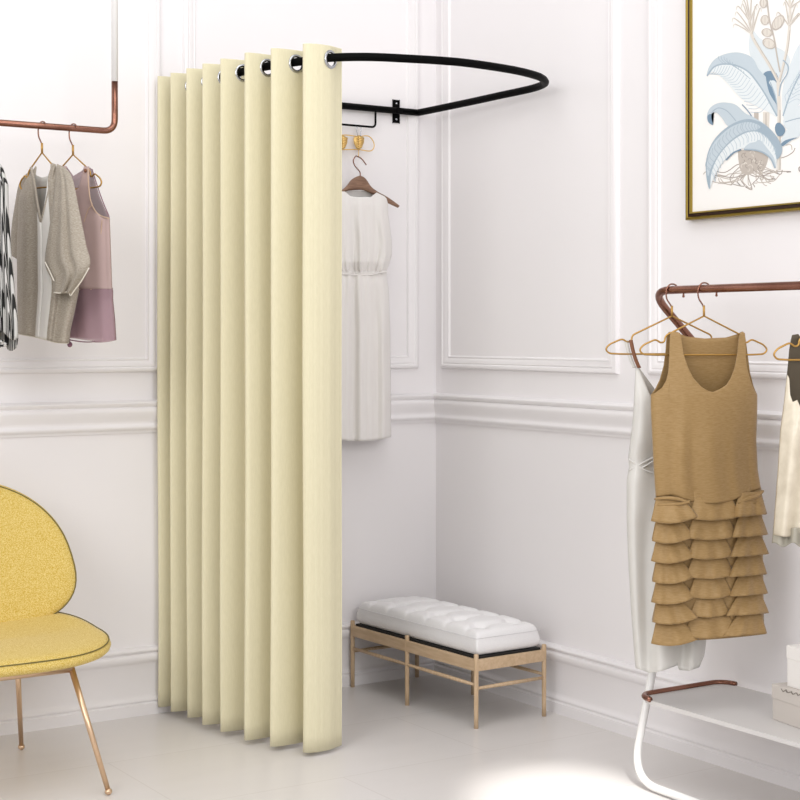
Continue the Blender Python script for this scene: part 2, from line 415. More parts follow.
for cx, sgn in ((341.5, 1), (358, 1)):
    bm = bmesh.new()
    for dx in (-1, 1):
        pts = [(cx+dx*.8, 135.5), (cx+dx*5.5, 138), (cx+dx*5, 143), (cx+dx*3, 148), (cx+dx*1, 149.5)]
        P = [chl(*p) for p in pts]; inner = [chl(cx, p[1]) for p in pts]
        for y0, y1 in ((-.006, -.002),):
            va = [bm.verts.new((p[0], y0, p[2])) for p in P]; vb = [bm.verts.new((p[0], y0-.003, p[2])) for p in inner]
            for i in range(4): bm.faces.new((va[i], va[i+1], vb[i+1], vb[i]))
    for j in range(5):
        a = chl(cx-4+j*.4, 137.5+j*2.4); b_ = chl(cx+4-j*.4, 138+j*2.4); tube(bm, [(a[0],-.007,a[2]), ((a[0]+b_[0])/2,-.011,a[2]-.004), (b_[0],-.007,b_[2])], .0016, 6)
    o = link_mesh('clip', bm, M['palegold'], ch); solid(o, .0012)
bm = bmesh.new(); tube(bm, [chl(358.6,149), chl(358.6,157)], .0018, 6); link_mesh('hook_drop', bm, M['palegold'], ch)
# wooden hanger
nk2 = plw.uz(360, 176)
WH = (plw.x0+nk2[0], plw.y0, nk2[1])
wh = thing('clothes_hanger', 'brown wooden hanger with thin copper hook holding the white dress', 'clothes hanger', WH, 0)
def whl(u, v, y=0): a = plw.uz(u, v); return (a[0]-nk2[0], y, a[1]-nk2[1])
hkp = cr([whl(360,178), whl(359.8,172), whl(355,166), whl(353.3,161), whl(355,157), (whl(359,155.8)[0], .02, whl(359,155.8)[2]), (whl(363,158.5)[0],.012,whl(363,158.5)[2]), whl(366.3,165)], 7)
bm = bmesh.new(); tube(bm, hkp, .0026, 8); link_mesh('hook', bm, M['copper'], wh)
top = [(319,207.5),(322,199),(333,195),(345,187.5),(351,180),(357,176.5),(361.5,176),(366,179),(371,186.5),(378,191.5),(388,197),(399,205)]
bot = [(319.5,212),(328,206),(336,201),(345,192),(351,190.5),(357,190),(361,190),(365,191),(371,193.5),(376,196.5),(386,202.5),(397.5,208)]
bm = bmesh.new(); A1 = cr(top, 4); B1 = cr(bot, 4); rg = []
for a, b in zip(A1, B1):
    ca, cb = Vector(whl(*a)), Vector(whl(*b)); mid = (ca+cb)/2; hh = max((ca.z-cb.z)/2, .003); th = .008
    ax = (ca-cb).normalized()
    rg.append([bm.verts.new(mid+Vector((ax.x*hh*math.cos(t), math.sin(t)*th, ax.z*hh*math.cos(t)))) for t in [2*PI*k/12 for k in range(12)]])
for i in range(len(rg)-1):
    for k in range(12): bm.faces.new((rg[i][k], rg[i][(k+1) % 12], rg[i+1][(k+1) % 12], rg[i+1][k]))
bm.faces.new(rg[0]); bm.faces.new(rg[-1]); link_mesh('shoulder_bar', bm, M['walnut'], wh)
# dress
gr, og = garment_root(plw, 'dress', 'sleeveless white linen dress with gathered waist, half hidden by the cream curtain', 'dress', (360, 190))
l = edge_fn([(185,331),(198,330),(215,328),(255,327),(268,330),(272,333),(276,331),(290,329),(330,328),(440,327)])
r = edge_fn([(185,387),(198,387.5),(215,388),(240,391.5),(255,391.5),(264,389),(272,386),(276,386.5),(290,388.5),(330,390),(440,391)])
topf = tf([(-1,202),(-.9,196),(-.6,191.5),(-.5,191.5),(-.3,196),(-.1,197),(.15,197),(.42,197),(.62,192.5),(.9,196.5),(1,200)])
topb = tf([(-1,202),(-.9,196),(-.6,191.5),(-.42,191),(0,191),(.3,191),(.62,192.5),(.9,196.5),(1,200)])
dep = tf([(190,.016),(205,.03),(262,.048),(272,.03),(282,.042),(440,.05)])
def rip_w(s, q, y):
    a = .009*math.sin(9*s+.5)+.005*math.sin(17*s+1)
    if y > 272: a = a*min(1, .35+(y-272)/60)+.004*math.sin(20*s+2)*max(0, 1-(y-272)/60)
    else: a = a*min(1, (y-192)/40)+.004*math.sin(40*s)*max(0, 1-abs(y-270)/26)
    return a
hem = tf([(-1,438),(-.3,441),(.2,441),(.6,440),(1,437)])
waist = tf([(-1,273),(0,274),(1,272)])
for nm, tp, bt in (('bodice', topf, waist), ('skirt', tf([(-1,271.5),(1,270.5)]), hem)):
    bm = panel_mesh(plw, og, l, r, tp, bt, dep, rip_w, -1, 130, 60)
    join(bm, panel_mesh(plw, og, l, r, topb if nm == 'bodice' else tp, bt, dep, rip_w, 1, 80, 40))
    solid(link_mesh(nm, bm, M['linen'], gr))
bm = path_tube(plw, og, [(331,271.5),(340,273.5),(350,274.5),(362,275),(372,274.5),(380,272.5),(387,271.5)], lambda u, v: -.036, .0035); link_mesh('waistband', bm, M['linen'], gr)

# ---- hanging rail on the left
ly = -.40
PL = thing('hanging_rail', 'ceiling-hung copper clothes rail with white upright tube at upper left', 'clothes rail', (-1.7, ly, 2.25))
zr = 2.243; xe = aty(114.7, 100, ly)[0]; zj = aty(114.7, 81.5, ly)[2]
bm = bmesh.new(); tube(bm, loc(round_poly([(-3.2, ly, zr), (xe, ly, zr), (xe, ly, zj)], .045, 8), (-1.7, ly, 2.25)), .0118, 14); link_mesh('copper_rail', bm, M['copper'], PL)
bm = bmesh.new(); tube(bm, [(xe+1.7, 0, zj-2.25), (xe+1.7, 0, ZT-2.25)], .0118, 14); link_mesh('white_tube', bm, M['whitetube'], PL)
def left_plane(pxr): x = aty(pxr, 127, ly)[0]; return Plane(x, ly, (.34, -.94))
G1 = 'gold wire hangers on the left hanging rail'
plt = left_plane(43); plm = left_plane(73.5); pls = left_plane(2); pls = Plane(pls.x0-.16, ly, (.34,-.94))
wire_hanger(plt, 'clothes_hanger', 'gold wire hanger carrying the taupe V-neck top on the left rail', M['gold'], plt.uz(42, 152.5), G1, sx=.50, railz=zr+.012, hmat=M['copper'])
wire_hanger(plm, 'clothes_hanger', 'gold wire hanger carrying the mauve sleeveless top, nearest the white upright', M['gold'], plm.uz(73, 154.5), G1, sx=.62, railz=zr+.012, hmat=M['copper'])
wire_hanger(pls, 'clothes_hanger', 'gold wire hanger of the black and white striped garment at the left edge', M['gold'], pls.uz(-38, 150), G1, sx=.62, railz=zr+.012, hmat=M['copper'])
for pl_ in (plt, plm): 
    pass
# striped garment
gr, og = garment_root(pls, 'striped_blouse', 'black and white striped garment hanging at the left edge of the photo', 'blouse', (-35, 160))
l = edge_fn([(160,-50),(200,-56),(260,-60),(350,-62)]); r = edge_fn([(150,-2),(165,2),(185,8),(210,8.5),(250,11),(290,14.5),(320,17.5),(340,18),(350,16)])
bm = panel_mesh(pls, og, l, r, tf([(-1,200),(-.7,170),(-.3,158),(.3,158),(.85,158),(1,168)]), lambda s: 342+6*math.sin(9*s)+8*math.sin(3.1*s+2.2), tf([(160,.02),(200,.035),(340,.05)]), lambda s, q, y: .011*math.sin(26*s)*q+.007*math.sin(47*s+2), -1, 140, 40)
join(bm, panel_mesh(pls, og, l, r, tf([(-1,200),(-.7,170),(-.3,158),(.3,158),(.85,158),(1,168)]), lambda s: 345+6*math.sin(9*s), tf([(160,.02),(200,.035),(340,.05)]), lambda s, q, y: .01*math.sin(26*s)*q, 1, 80, 40))
solid(link_mesh('cloth', bm, M['stripes'], gr))
bm = bmesh.new()
for j, (u0, v0) in enumerate([(3,348),(8,345),(14,343),(-3,354),(0,358)]):
    q = [pls.uz(u0+1.8*(1.2-.02*k)*math.cos(k*.5)*(1+.3*math.sin(k)), v0+2.6*math.sin(k*.5)) for k in range(13)]
    tube(bm, [(a-og[0], -.05+.01*math.sin(k), b-og[1]) for k, (a, b) in enumerate(q)], .004, 6, caps=True)
link_mesh('hem_frill', bm, M['stripes'], gr)
# taupe V-neck top
gr, og = garment_root(plt, 'v_neck_top', 'taupe V-neck top with pale satin front and wide draped sleeves', 'top', (42, 170))
l = edge_fn([(160,28),(168,29.5),(180,23.5),(200,19),(250,17),(300,17.5),(340,18)])
r = edge_fn([(160,64),(175,66),(200,72),(240,78),(290,79),(310,75),(330,70.5),(343,69)])
Vn = [(-1,192),(-.9,180),(-.78,172),(-.70,167.5),(-.62,166),(-.56,172),(-.42,196),(-.26,222),(-.2,222.5),(0,198),(.14,174),(.22,164.5),(.36,163),(.5,166),(.75,171),(1,178)]
Bn = [(-1,192),(-.9,180),(-.72,167),(-.6,170),(-.5,175),(-.2,177.5),(.1,176),(.2,170),(.3,164),(.5,165),(1,178)]
depT = tf([(163,.012),(180,.035),(220,.055),(343,.065)])
def rip_t(s, q, y): return (.008*math.sin(7*s+1)+.012*math.exp(-((s+.25)/.06)**2)+.010*math.exp(-((s-.25)/.09)**2)+.004*math.sin(9*s+2))*min(1, (y-165)/60)
hemT = tf([(-1,333.5),(-.5,335.5),(0,339),(.6,343),(1,343)])
bm = panel_mesh(plt, og, l, r, tf(Vn), hemT, depT, rip_t, -1, 150, 60, xs=[a for a, b in Vn])
# the front panel's satin centre is another cloth
for f in bm.faces:
    c = f.calc_center_median()
    pass
front = solid(link_mesh('front_panel', bm, [M['taupe'], M['palesatin']], gr))
for p in front.data.polygons:
    k = p.index // 60
    nS = len(front.data.polygons)//60; sc = -1+2*(k+.5)/nS
    if -.30 < sc < .12: p.material_index = 1
bm = panel_mesh(plt, og, l, r, tf(Bn), tf([(-1,333.5),(-.5,333),(0,335),(1,341)]), depT, lambda s, q, y: .004*math.sin(9*s), 1, 90, 30); solid(link_mesh('back_panel', bm, M['palesatin'], gr))
bm = path_tube(plt, og, [(18,333.8),(28,335.5),(42,338.5),(55,342),(68.5,343)], lambda u, v: -.055+abs(u-42)/26*.035, .0025)
link_mesh('hem', bm, M['taupelight'], gr)
for pts in ([(31,167.5),(34,180),(37,200),(41,222)], [(54.5,164),(52.5,175),(47,200),(41,222)]):
    bm = path_tube(plt, og, pts, lambda u, v: -.022-.035*min(1, (v-165)/45), .005); link_mesh('neck_edge', bm, M['taupe'], gr)
# right sleeve: wide draped tube with open end
def sleeve(name, left, right, d0, m, depth=.045, rp=None, nq=40, hem_drop=None):
    """left/right: lists of px points top to bottom (same count)"""
    Lc, Rc = cr(left, 8), cr(right, 8); n = len(Lc); rings = []
    bm = bmesh.new(); K = 44
    for i in range(n):
        q = i/(n-1); ring = []
        for k in range(K):
            t = 2*PI*k/K; w = (1-math.cos(t))/2; sgn = math.sin(t)
            dz = (hem_drop(w, sgn) if hem_drop else 0)*q**4
            dd = d0*(.4+.6*min(1, q*3))-sgn*depth*(.25+.75*q)-(rp(w, q) if rp else 0)*(1 if sgn > 0 else .3)
            p = plt.uz(Lc[i][0]+(Rc[i][0]-Lc[i][0])*w, Lc[i][1]+(Rc[i][1]-Lc[i][1])*w, dd)
            ring.append(bm.verts.new((p[0]-og[0], dd, p[1]-og[1]+dz)))
        rings.append(ring)
    for i in range(n-1):
        for k in range(K): bm.faces.new((rings[i][k], rings[i][(k+1) % K], rings[i+1][(k+1) % K], rings[i+1][k]))
    return solid(link_mesh(name, bm, m, gr))
sleeve('sleeve', [(57,164),(55,190),(50,225),(45,262),(52,280),(54,293)], [(64,167),(72,178),(79,210),(86,245),(89.5,266),(74,294)], -.075, M['taupe'], .03,
       rp=lambda w, q: min(1, q*1.6)*(.020*math.exp(-((w-.42)/.05)**2)+.022*math.exp(-((w-.68)/.05)**2)+.004*math.sin(18*w)))
sleeve('sleeve', [(31,170),(20,182),(15,205),(11.5,230),(10.5,255)], [(34,172),(30,190),(27,210),(24,235),(22,262)], .03, M['taupe'], .03)
for pts in ([(45,262),(50,272),(54,281)], [(54,292.5),(60,293),(68,292),(70.5,295.5),(74,291),(82,280),(89,268)]):
    bm = path_tube(plt, og, pts, -.108, .0022); link_mesh('sleeve_hem', bm, M['taupelight'], gr)
# mauve sleeveless top
gr, og = garment_root(plm, 'sleeveless_top', 'mauve sleeveless top with sheer layered lower half, beside the taupe top', 'top', (74, 168))
l = edge_fn([(160,50),(200,48),(300,50),(340,54)]); r = edge_fn([(163,109.5),(216,109.5),(230,110),(260,111),(287,112),(291,113),(300,113),(320,115),(342,116.3)])
Tf = [(-1,220),(-.8,212),(-.66,200),(-.63,166),(-.45,166),(-.42,185),(-.2,192),(0,188),(.12,172),(.15,166.5),(.32,166.5),(.34,185),(.38,198),(.5,210),(.7,216.5),(1,219)]
Tb = [(-1,220),(-.8,212),(-.63,166),(-.45,166),(-.2,176),(.12,170),(.16,166.5),(.38,168),(.5,180),(.68,197),(.86,210),(1,217)]
dM = tf([(163,.01),(185,.025),(220,.04),(342,.055)])
rm = lambda s, q, y: (.004*math.sin(5*s)+.002*math.sin(11*s+1))*min(1, (y-165)/50)
bm = panel_mesh(plm, og, l, r, tf(Tf), tf([(-1,288),(1,289)]), dM, rm, -1, 130, 40, xs=[a for a, b in Tf]); solid(link_mesh('upper_front', bm, M['mauve'], gr))
bm = panel_mesh(plm, og, l, r, tf(Tb), tf([(-1,336),(1,340)]), dM, rm, 1, 90, 30); solid(link_mesh('back_panel', bm, M['sheer'], gr))
bm = panel_mesh(plm, og, l, r, tf([(-1,287),(1,288)]), lambda s: 340+1.5*math.sin(3*s)-1.5*s*s+(1.5 if s > .3 else 0), tf([(287,.047),(342,.062)]), rm, -1, 90, 30); solid(link_mesh('sheer_skirt', bm, M['sheer'], gr), .0015)
bm = panel_mesh(plm, og, l, edge_fn([(287,113),(295,111.5),(306,99),(318,90),(340,82)]), tf([(-1,287),(1,288)]), tf([(-1,337),(1,337)]), tf([(287,.04),(342,.05)]), rm, -1, 60, 30); solid(link_mesh('sheer_overlay', bm, M['sheer'], gr), .0015)
bm = path_tube(plm, og, [(88,168),(88.5,185),(91,202),(98,214),(109.5,218.5)], lambda u, v: -.03-.012*max(0, min(1, (v-168)/30))+.028*max(0, (u-92)/18), .0022)
join(bm, path_tube(plm, og, [(102,220),(100,250),(98,288)], lambda u, v: -.032, .0015)); join(bm, path_tube(plm, og, [(70,289),(85,289.5),(98,289.5),(112,291.5)], lambda u, v: -.048+.04*max(0, (u-92)/20), .0018))
join(bm, path_tube(plm, og, [(84,222),(88,210),(92,205)], lambda u, v: -.045, .0015))
link_mesh('seam', bm, M['mauveedge'], gr)
bm = path_tube(plm, og, [(92,169),(97,185),(103,202),(109,216)], .012, .002); link_mesh('back_armhole_edge', bm, M['plum'], gr)
bm = ( path_tube(plm, og, [(112.5,292),(105,300),(94,311),(85,330)], lambda u, v: -.055+.045*max(0, (u-92)/20), .0018)); join(bm, path_tube(plm, og, [(70,340),(85,342),(100,341),(116,337.5)], lambda u, v: -.055+.045*max(0, (u-92)/22), .002)); join(bm, path_tube(plm, og, [(100,290),(100.5,338)], -.04, .0016))
link_mesh('dark_edging', bm, M['plum'], gr)
u, z = plm.uz(90, 171); bm = bmesh.new(); sphere(bm, (u-og[0], -.022, z-og[1]), .0075, 12, sc=(1,.5,1)); link_mesh('button', bm, M['brownleather'], gr)
u, z = plm.uz(79.5, 344.5); bm = bmesh.new(); sphere(bm, (u-og[0], -.045, z-og[1]), .011, 12, sc=(1,.7,.9)); tube(bm, [(u-og[0],-.045,z-og[1]), (u-og[0],-.045,z-og[1]+.02)], .002, 6); link_mesh('tie_bead', bm, M['plum'], gr)

# ------------------------------------------------------------------ right clothes rack
rx = -.374
RK = thing('clothes_rack', 'freestanding copper and white tube clothes rack with low shelf by the right wall', 'clothes rack', (rx, -2.6, 0))
K0 = (rx, -2.6, 0)
yl = atx(656.5, 290, rx)[1]; zrk = 1.648; yend = -4.4
knee = (-.165, yl-.02, 1.43)
join_pt = (-.195, yl-.02, 1.30)
foot = (-.425, -1.86, .02)
cop = round_poly([(rx, yend, zrk), (rx, yl+.03, zrk), (-.09, -1.815, 1.405), (-.104, -1.812, 1.31)], .095, 8)
bm = bmesh.new(); tube(bm, loc(cop, K0), .0133, 14); link_mesh('copper_rail', bm, M['copper'], RK)
legp = round_poly([(-.104, -1.812, 1.31), (-.438, -1.80, .018), (-.44, -4.2, .018)], .13, 12)
bm = bmesh.new(); tube(bm, loc(legp, K0), .0135, 14); link_mesh('white_leg', bm, M['whitetube'], RK)
# far end leg (outside the view) closes the frame
cop2 = [(rx, yend, zrk), (-.10, yend, 1.42), (-.40, yend+.02, .2), (-.44, yend+.1, .02)]
bm = bmesh.new(); tube(bm, loc(round_poly(cop2, .07), K0), .0135, 12); link_mesh('white_leg', bm, M['whitetube'], RK)
# shelf with rounded left end
zs = .30
def shelf_outline(x0, x1, y1, y0, r):
    P = []
    for cx, cy, a0 in ((x0+r, y1-r, PI), (x1-r, y1-r, PI/2)):
        for k in range(9):
            a = a0-(PI/2)*k/8; P.append((cx+r*math.cos(a), cy+r*math.sin(a)))
    P += [(x1, y0), (x0, y0)]; return P
so = shelf_outline(-.440, -.045, -1.832, -4.2, .06)
bm = bmesh.new(); vt = [bm.verts.new((x-K0[0], y-K0[1], zs)) for x, y in so]; vb = [bm.verts.new((x-K0[0], y-K0[1], zs-.014)) for x, y in so]
bm.faces.new(vt); bm.faces.new(list(reversed(vb)))
for i in range(len(so)): bm.faces.new((vt[i], vb[i], vb[(i+1) % len(so)], vt[(i+1) % len(so)]))
link_mesh('shelf', bm, M['shelf'], RK, smooth=False)
edge = [(-.412, -1.93), ]+[(x-(.006 if x < -.2 else 0), y+.006) for x, y in so[:18]]
e3 = [(x-K0[0], y-K0[1], zs+.004) for x, y in [(-.444, -1.897)]+[(x, y+.004) for x, y in so[:18]]]
bm = bmesh.new(); tube(bm, e3, .0095, 12); link_mesh('copper_edge', bm, M['copper'], RK)
for u in (683.5, 716.5):
    a = atx(u, 293, rx); bm = bmesh.new(); tube(bm, [(0, a[1]-K0[1], zrk-.01-K0[2]), (0, a[1]-K0[1], zrk-.021)], .003, 8); sphere(bm, (0, a[1]-K0[1], zrk-.022), .0045, 10); link_mesh('peg', bm, M['copper'], RK)
def right_plane(u): y = atx(u, 288, rx)[1]; return Plane(rx, y, (.94, -.34))
plA, plB, plC = right_plane(671.5), right_plane(703), right_plane(836)
G2 = 'gold wire hangers on the right clothes rack'
# hooks go over the rail which runs along y: hanger plane is x-z
wire_hanger(plA, 'clothes_hanger', 'gold wire hanger carrying the pale grey dress, first on the right rack', M['gold'], plA.uz(672, 316), G2, sx=.95, railz=zrk+.016, hmat=M['copper'])
wire_hanger(plB, 'clothes_hanger', 'gold wire hanger carrying the tan ruffled dress', M['gold'], plB.uz(704, 316), G2, sx=.905, railz=zrk+.016, hmat=M['copper'])
wire_hanger(plC, 'clothes_hanger', 'gold wire hanger carrying the cream satin dress at the right edge', M['gold'], plC.uz(838, 317), G2, railz=zrk+.016, drop=37, sx=.84, hmat=M['copper'])
# pale grey satin dress
gr, og = garment_root(plA, 'dress', 'long pale grey satin dress with crossed waist cords, behind the tan dress', 'dress', (671, 365))
l = edge_fn([(365,636),(385,635),(420,633),(445,630),(458,628.5),(466,629.5),(480,627),(520,627),(560,628.5),(620,632),(672,636)])
r = edge_fn([(365,706),(420,709),(460,714),(480,716),(560,712),(640,706),(672,702)])
topA = [(-1,368),(-.97,364),(-.94,366),(-.7,385),(-.4,408),(0,428),(.4,408),(.7,385),(.94,366),(1,368)]
dA = tf([(365,.008),(400,.04),(440,.055),(460,.04),(480,.055),(672,.07)])
def rip_a(s, q, y):
    k = min(1, max(0, (y-380)/50)); low = max(0, (y-470)/200)
    return k*(.010*math.sin(6*s+2*q)*math.exp(-max(0, y-520)/120))+low*(1-s*s)*(.030*math.sin(6.2*s+2.6)+.006*math.sin(12*s))
hemA = tf([(-1,668),(-.6,673),(-.2,671),(.1,667),(.25,665),(.3,670),(.6,671),(.9,667),(1,655)])
bm = panel_mesh(plA, og, l, r, tf(topA), hemA, dA, rip_a, -1, 150, 70, xs=[a for a, b in topA]); solid(link_mesh('front_panel', bm, M['ivory'], gr))
bm = panel_mesh(plA, og, l, r, tf([(-1,368),(-.94,366),(0,410),(.94,366),(1,368)]), tf([(-1,665),(1,650)]), dA, lambda s, q, y: .004*math.sin(9*s), 1, 80, 30); solid(link_mesh('back_panel', bm, M['ivory'], gr))
dcord = lambda u, v: -(.046*math.sqrt(max(0, 1-min(1, abs(u-671)/43)**2.6))+.004)
bm = path_tube(plA, og, [(629,459),(636,464),(645,470),(655,473)], dcord, .003); join(bm, path_tube(plA, og, [(629,470),(637,466),(646,461),(656,456)], dcord, .003)); join(bm, path_tube(plA, og, [(634,474),(642,468),(655,460)], dcord, .003))
link_mesh('waist_cord', bm, M['ivory'], gr)
for sgn, pts in ((1, [(628,340),(630,350),(633,360),(636.5,368)]), (1, [(714,341),(712,352),(709,361),(706,369)])):
    P = [(plA.uz(u, v)[0]-og[0], plA.uz(u, v)[1]-og[1]) for u, v in pts]
    for nm, off, dd, wdt, mt in (('strap', .006, -.008, .010, 'brownleather'), ('strap', -.006, 0.004, .010, 'ivory')):
        bm = bmesh.new(); pr = None
        rows = [(bm.verts.new((x+off-wdt/2-.002, dd-.003, z)), bm.verts.new((x+off+wdt/2, dd-.005, z+.001))) for x, z in cr(P, 5)]
        for a, b in zip(rows, rows[1:]): bm.faces.new((a[0], a[1], b[1], b[0]))
        solid(link_mesh(nm, bm, M[mt], gr), .003)
# tan ruffled dress
gr, og = garment_root(plB, 'ruffled_dress', 'tan sleeveless tank dress with seven tiers of ruffles on the skirt', 'dress', (704, 340))
l = edge_fn([(330,652),(395,651),(410,651),(440,652.5),(470,654),(497,656),(505,656),(640,657)])
r = edge_fn([(330,758),(393,757),(410,757),(440,756),(470,757.5),(485,760),(497,763),(505,762),(640,764)])
T1 = [(-1,395.5),(-.9,392),(-.8,388),(-.72,381),(-.68,372),(-.665,356),(-.66,336),(-.645,332.5),(-.55,331.5),(-.47,333),(-.45,338),(-.40,354),(-.3,369),(-.2,378.5),(-.05,387),(.08,391),(.17,392),(.3,389),(.42,385),(.5,378),(.57,368),(.62,352),(.64,338),(.66,333.5),(.7,331.5),(.75,333),(.765,340),(.775,358),(.80,368),(.87,381),(.93,389),(1,395)]
T2 = [(-1,395),(-.92,389),(-.84,380),(-.77,366),(-.735,350),(-.72,335),(-.68,332),(-.55,331.5),(-.46,334),(-.35,336.5),(0,338.5),(.4,337.5),(.62,334),(.7,331.5),(.75,333),(.80,350),(.86,372),(.93,386),(1,395)]
dB = tf([(331,.010),(350,.02),(395,.045),(450,.055),(500,.05),(640,.06)])
def rip_b(s, q, y): 
    k = min(1, max(0, (y-395)/60))
    k2 = min(1, max(0, (y-420)/80)); return k*(.012*math.exp(-((s+.42+.10*k2)/.13)**2)+.007*math.sin(4.5*s+1)+.002*math.sin(13*s))-.010*k2*math.exp(-((s+.25)/.10)**2)+.006*k2*math.exp(-((s-.55)/.1)**2)
waistB = tf([(-1,497),(-.7,495),(-.45,500),(-.2,503),(.1,503.5),(.4,501),(.7,494),(1,488)])
bm = panel_mesh(plB, og, l, r, tf(T1), waistB, dB, rip_b, -1, 200, 60, xs=[a for a, b in T1]); solid(link_mesh('bodice', bm, M['tan'], gr), .0025)
bm = panel_mesh(plB, og, l, r, tf(T2), tf([(-1,500),(1,494)]), dB, lambda s, q, y: 0, 1, 120, 40, xs=[a for a, b in T2]); solid(link_mesh('back_panel', bm, M['tan'], gr), .0025)
bm = panel_mesh(plB, og, l, r, tf([(-1,494),(1,486)]), tf([(-1,630),(0,628),(1,620)]), tf([(490,.04),(640,.045)]), lambda s, q, y: .003*math.sin(20*s), -1, 80, 10)
join(bm, panel_mesh(plB, og, l, r, tf([(-1,494),(1,486)]), tf([(-1,634),(1,624)]), tf([(490,.04),(640,.045)]), lambda s, q, y: .003*math.sin(20*s), 1, 60, 10)); solid(link_mesh('underskirt', bm, M['tan'], gr))
for pts, rr in (([(655,499),(665,498),(678,499),(690,503)], .006), ([(655,504.5),(668,504.5),(682,503.5),(690,501)], .0055), ([(738,503),(748,499),(757,496),(763,491)], .007), ([(740,505),(752,503),(763,501)], .0055)):
    q = []
    for u, v in cr([tuple(map(float, p)) for p in pts], 5):
        dd = -(.054*math.sqrt(max(0, 1-min(1, abs(u-709)/54)**2.6))+.006); a, b = plB.uz(u, v, dd); q.append((a-og[0], dd, b-og[1]))
    bm = bmesh.new(); tube(bm, q, [rr*(.6+.4*math.sin(PI*i/(len(q)-1))) for i in range(len(q))], 8)
    link_mesh('waist_fold', bm, M['tan'], gr)
rows_l = [500, 522, 542, 562, 582.5, 603, 623, 644.5]; rows_m = [499, 519, 538.5, 558, 577.5, 597.5, 616, 637]; rows_r = [494, 515.5, 536, 555.5, 575.5, 595, 614.5, 635]
def flare(xt0, xt1, xb0, xb1, yt, yb0, ybm, yb1, base, fl, seed, side=-1):
    """one flared ruffle piece, bowed outwards towards its hem"""
    bm = bmesh.new(); cols = []; n = 30; rnd = random.Random(seed); p1 = rnd.uniform(0, 6); p2 = rnd.uniform(0, 6)
    for i in range(n+1):
        t = i/n; col = []
        for k in range(9):
            q = k/8; e = q**.85
            x = (xt0+(xt1-xt0)*t)*(1-e)+(xb0+(xb1-xb0)*t)*e
            yb = yb0*(1-t)+yb1*t+(ybm-(yb0+yb1)/2)*4*t*(1-t)
            y = yt*(1-q)+yb*q
            w = math.sin(PI*t)**.6
            d = base+fl*q**1.1*(.45+.55*w)+q*(.006*math.sin(9*t+p1)+.0035*math.sin(19*t+p2))
            # follow the roundness of the body
            d -= .035*abs((x-709)/56)**3
            u, z = plB.uz(x, y, side*d); col.append(bm.verts.new((u-og[0], side*d, z-og[1])))
        cols.append(col)
    for i in range(n):
        for k in range(8): bm.faces.new((cols[i][k], cols[i+1][k], cols[i+1][k+1], cols[i][k+1]))
    return bm
rnd = random.Random(3)
mid_end = [740, 737, 733, 734, 732, 729, 737]; mid_start = [688, 686, 687, 686, 688, 690, 684]; le = [697, 693, 694, 693, 694, 697, 698]; rs = [732, 731, 729, 727, 728, 725, 722]
for i in range(7):
    yl0, yl1 = rows_l[i], rows_l[i+1]; ym0, ym1 = rows_m[i], rows_m[i+1]; yr0, yr1 = rows_r[i], rows_r[i+1]
    bm = flare(mid_start[i]+8, mid_end[i]-9, mid_start[i], mid_end[i]+1, ym0-2, ym1-1, ym1+1.5, ym1-2.5, .046, .024, i)
    join(bm, flare(657, 681, 651+(i % 2), le[i]+1, yl0-2, yl1-1, yl1+1.2, yl1-5.5, .050, .036, 10+i))
    join(bm, flare(740, 760, rs[i]+1, 767+(i % 3), yr0-2, yr1+1.5, yr1+.5, yr1-1.5, .050, .034, 20+i))
    join(bm, flare(657, 762, 652, 766, yl0-5, yl1-3, yl1-5, yr1-1, .048, .012, 30+i, side=1))
    solid(link_mesh('ruffle_tier', bm, M['tan'], gr), .0018)
# cream satin dress at the right edge
gr, og = garment_root(plC, 'dress', 'cream satin dress with dark lining, cut off by the right edge of the photo', 'dress', (838, 340))
l = edge_fn([(330,789),(345,787.5),(380,786.5),(400,784.5),(430,780.5),(470,778),(510,775),(536,773)])
r = edge_fn([(330,884),(400,890),(470,898),(536,903)])
T3 = [(-1,384),(-.985,375),(-.95,378),(-.9,395),(-.84,402),(-.76,400),(-.6,415),(-.3,440),(0,450),(.3,440),(.7,400),(.95,378),(1,384)]
dC = tf([(335,.012),(380,.03),(420,.05),(536,.07)])
def rip_c(s, q, y): return min(1, max(0, (y-385)/50))*(.016*math.sin(8*s+1.2+1.5*q)+.007*math.sin(17*s+4*q)*(.3+q))
bm = panel_mesh(plC, og, l, r, tf(T3), tf([(-1,535),(-.8,537),(-.7,536),(-.5,531),(0,533),(1,532)]), dC, rip_c, -1, 150, 60, xs=[a for a, b in T3]); solid(link_mesh('front_panel', bm, M['satin'], gr))
bm = panel_mesh(plC, og, l, r, tf([(-1,384),(-.96,350),(-.93,335),(-.8,334),(-.74,338),(-.6,350),(0,360),(.6,350),(.78,334),(.92,335),(1,384)]), tf([(-1,530),(1,528)]), dC, lambda s, q, y: 0, 1, 100, 40); solid(link_mesh('back_lining', bm, M['olive'], gr))
bm = panel_mesh(plC, og, edge_fn([(525,773.5),(548,772)]), r, tf([(-1,528),(1,526)]), lambda s: 545+2.2*math.sin(22*s+1), tf([(525,.06),(548,.06)]), lambda s, q, y: .012*math.sin(26*s), -1, 120, 10)
join(bm, panel_mesh(plC, og, edge_fn([(525,773.5),(548,772)]), r, tf([(-1,528),(1,526)]), tf([(-1,543),(1,541)]), tf([(525,.06),(548,.06)]), lambda s, q, y: .006*math.sin(26*s), 1, 60, 6)); solid(link_mesh('underskirt', bm, M['greysatin'], gr))

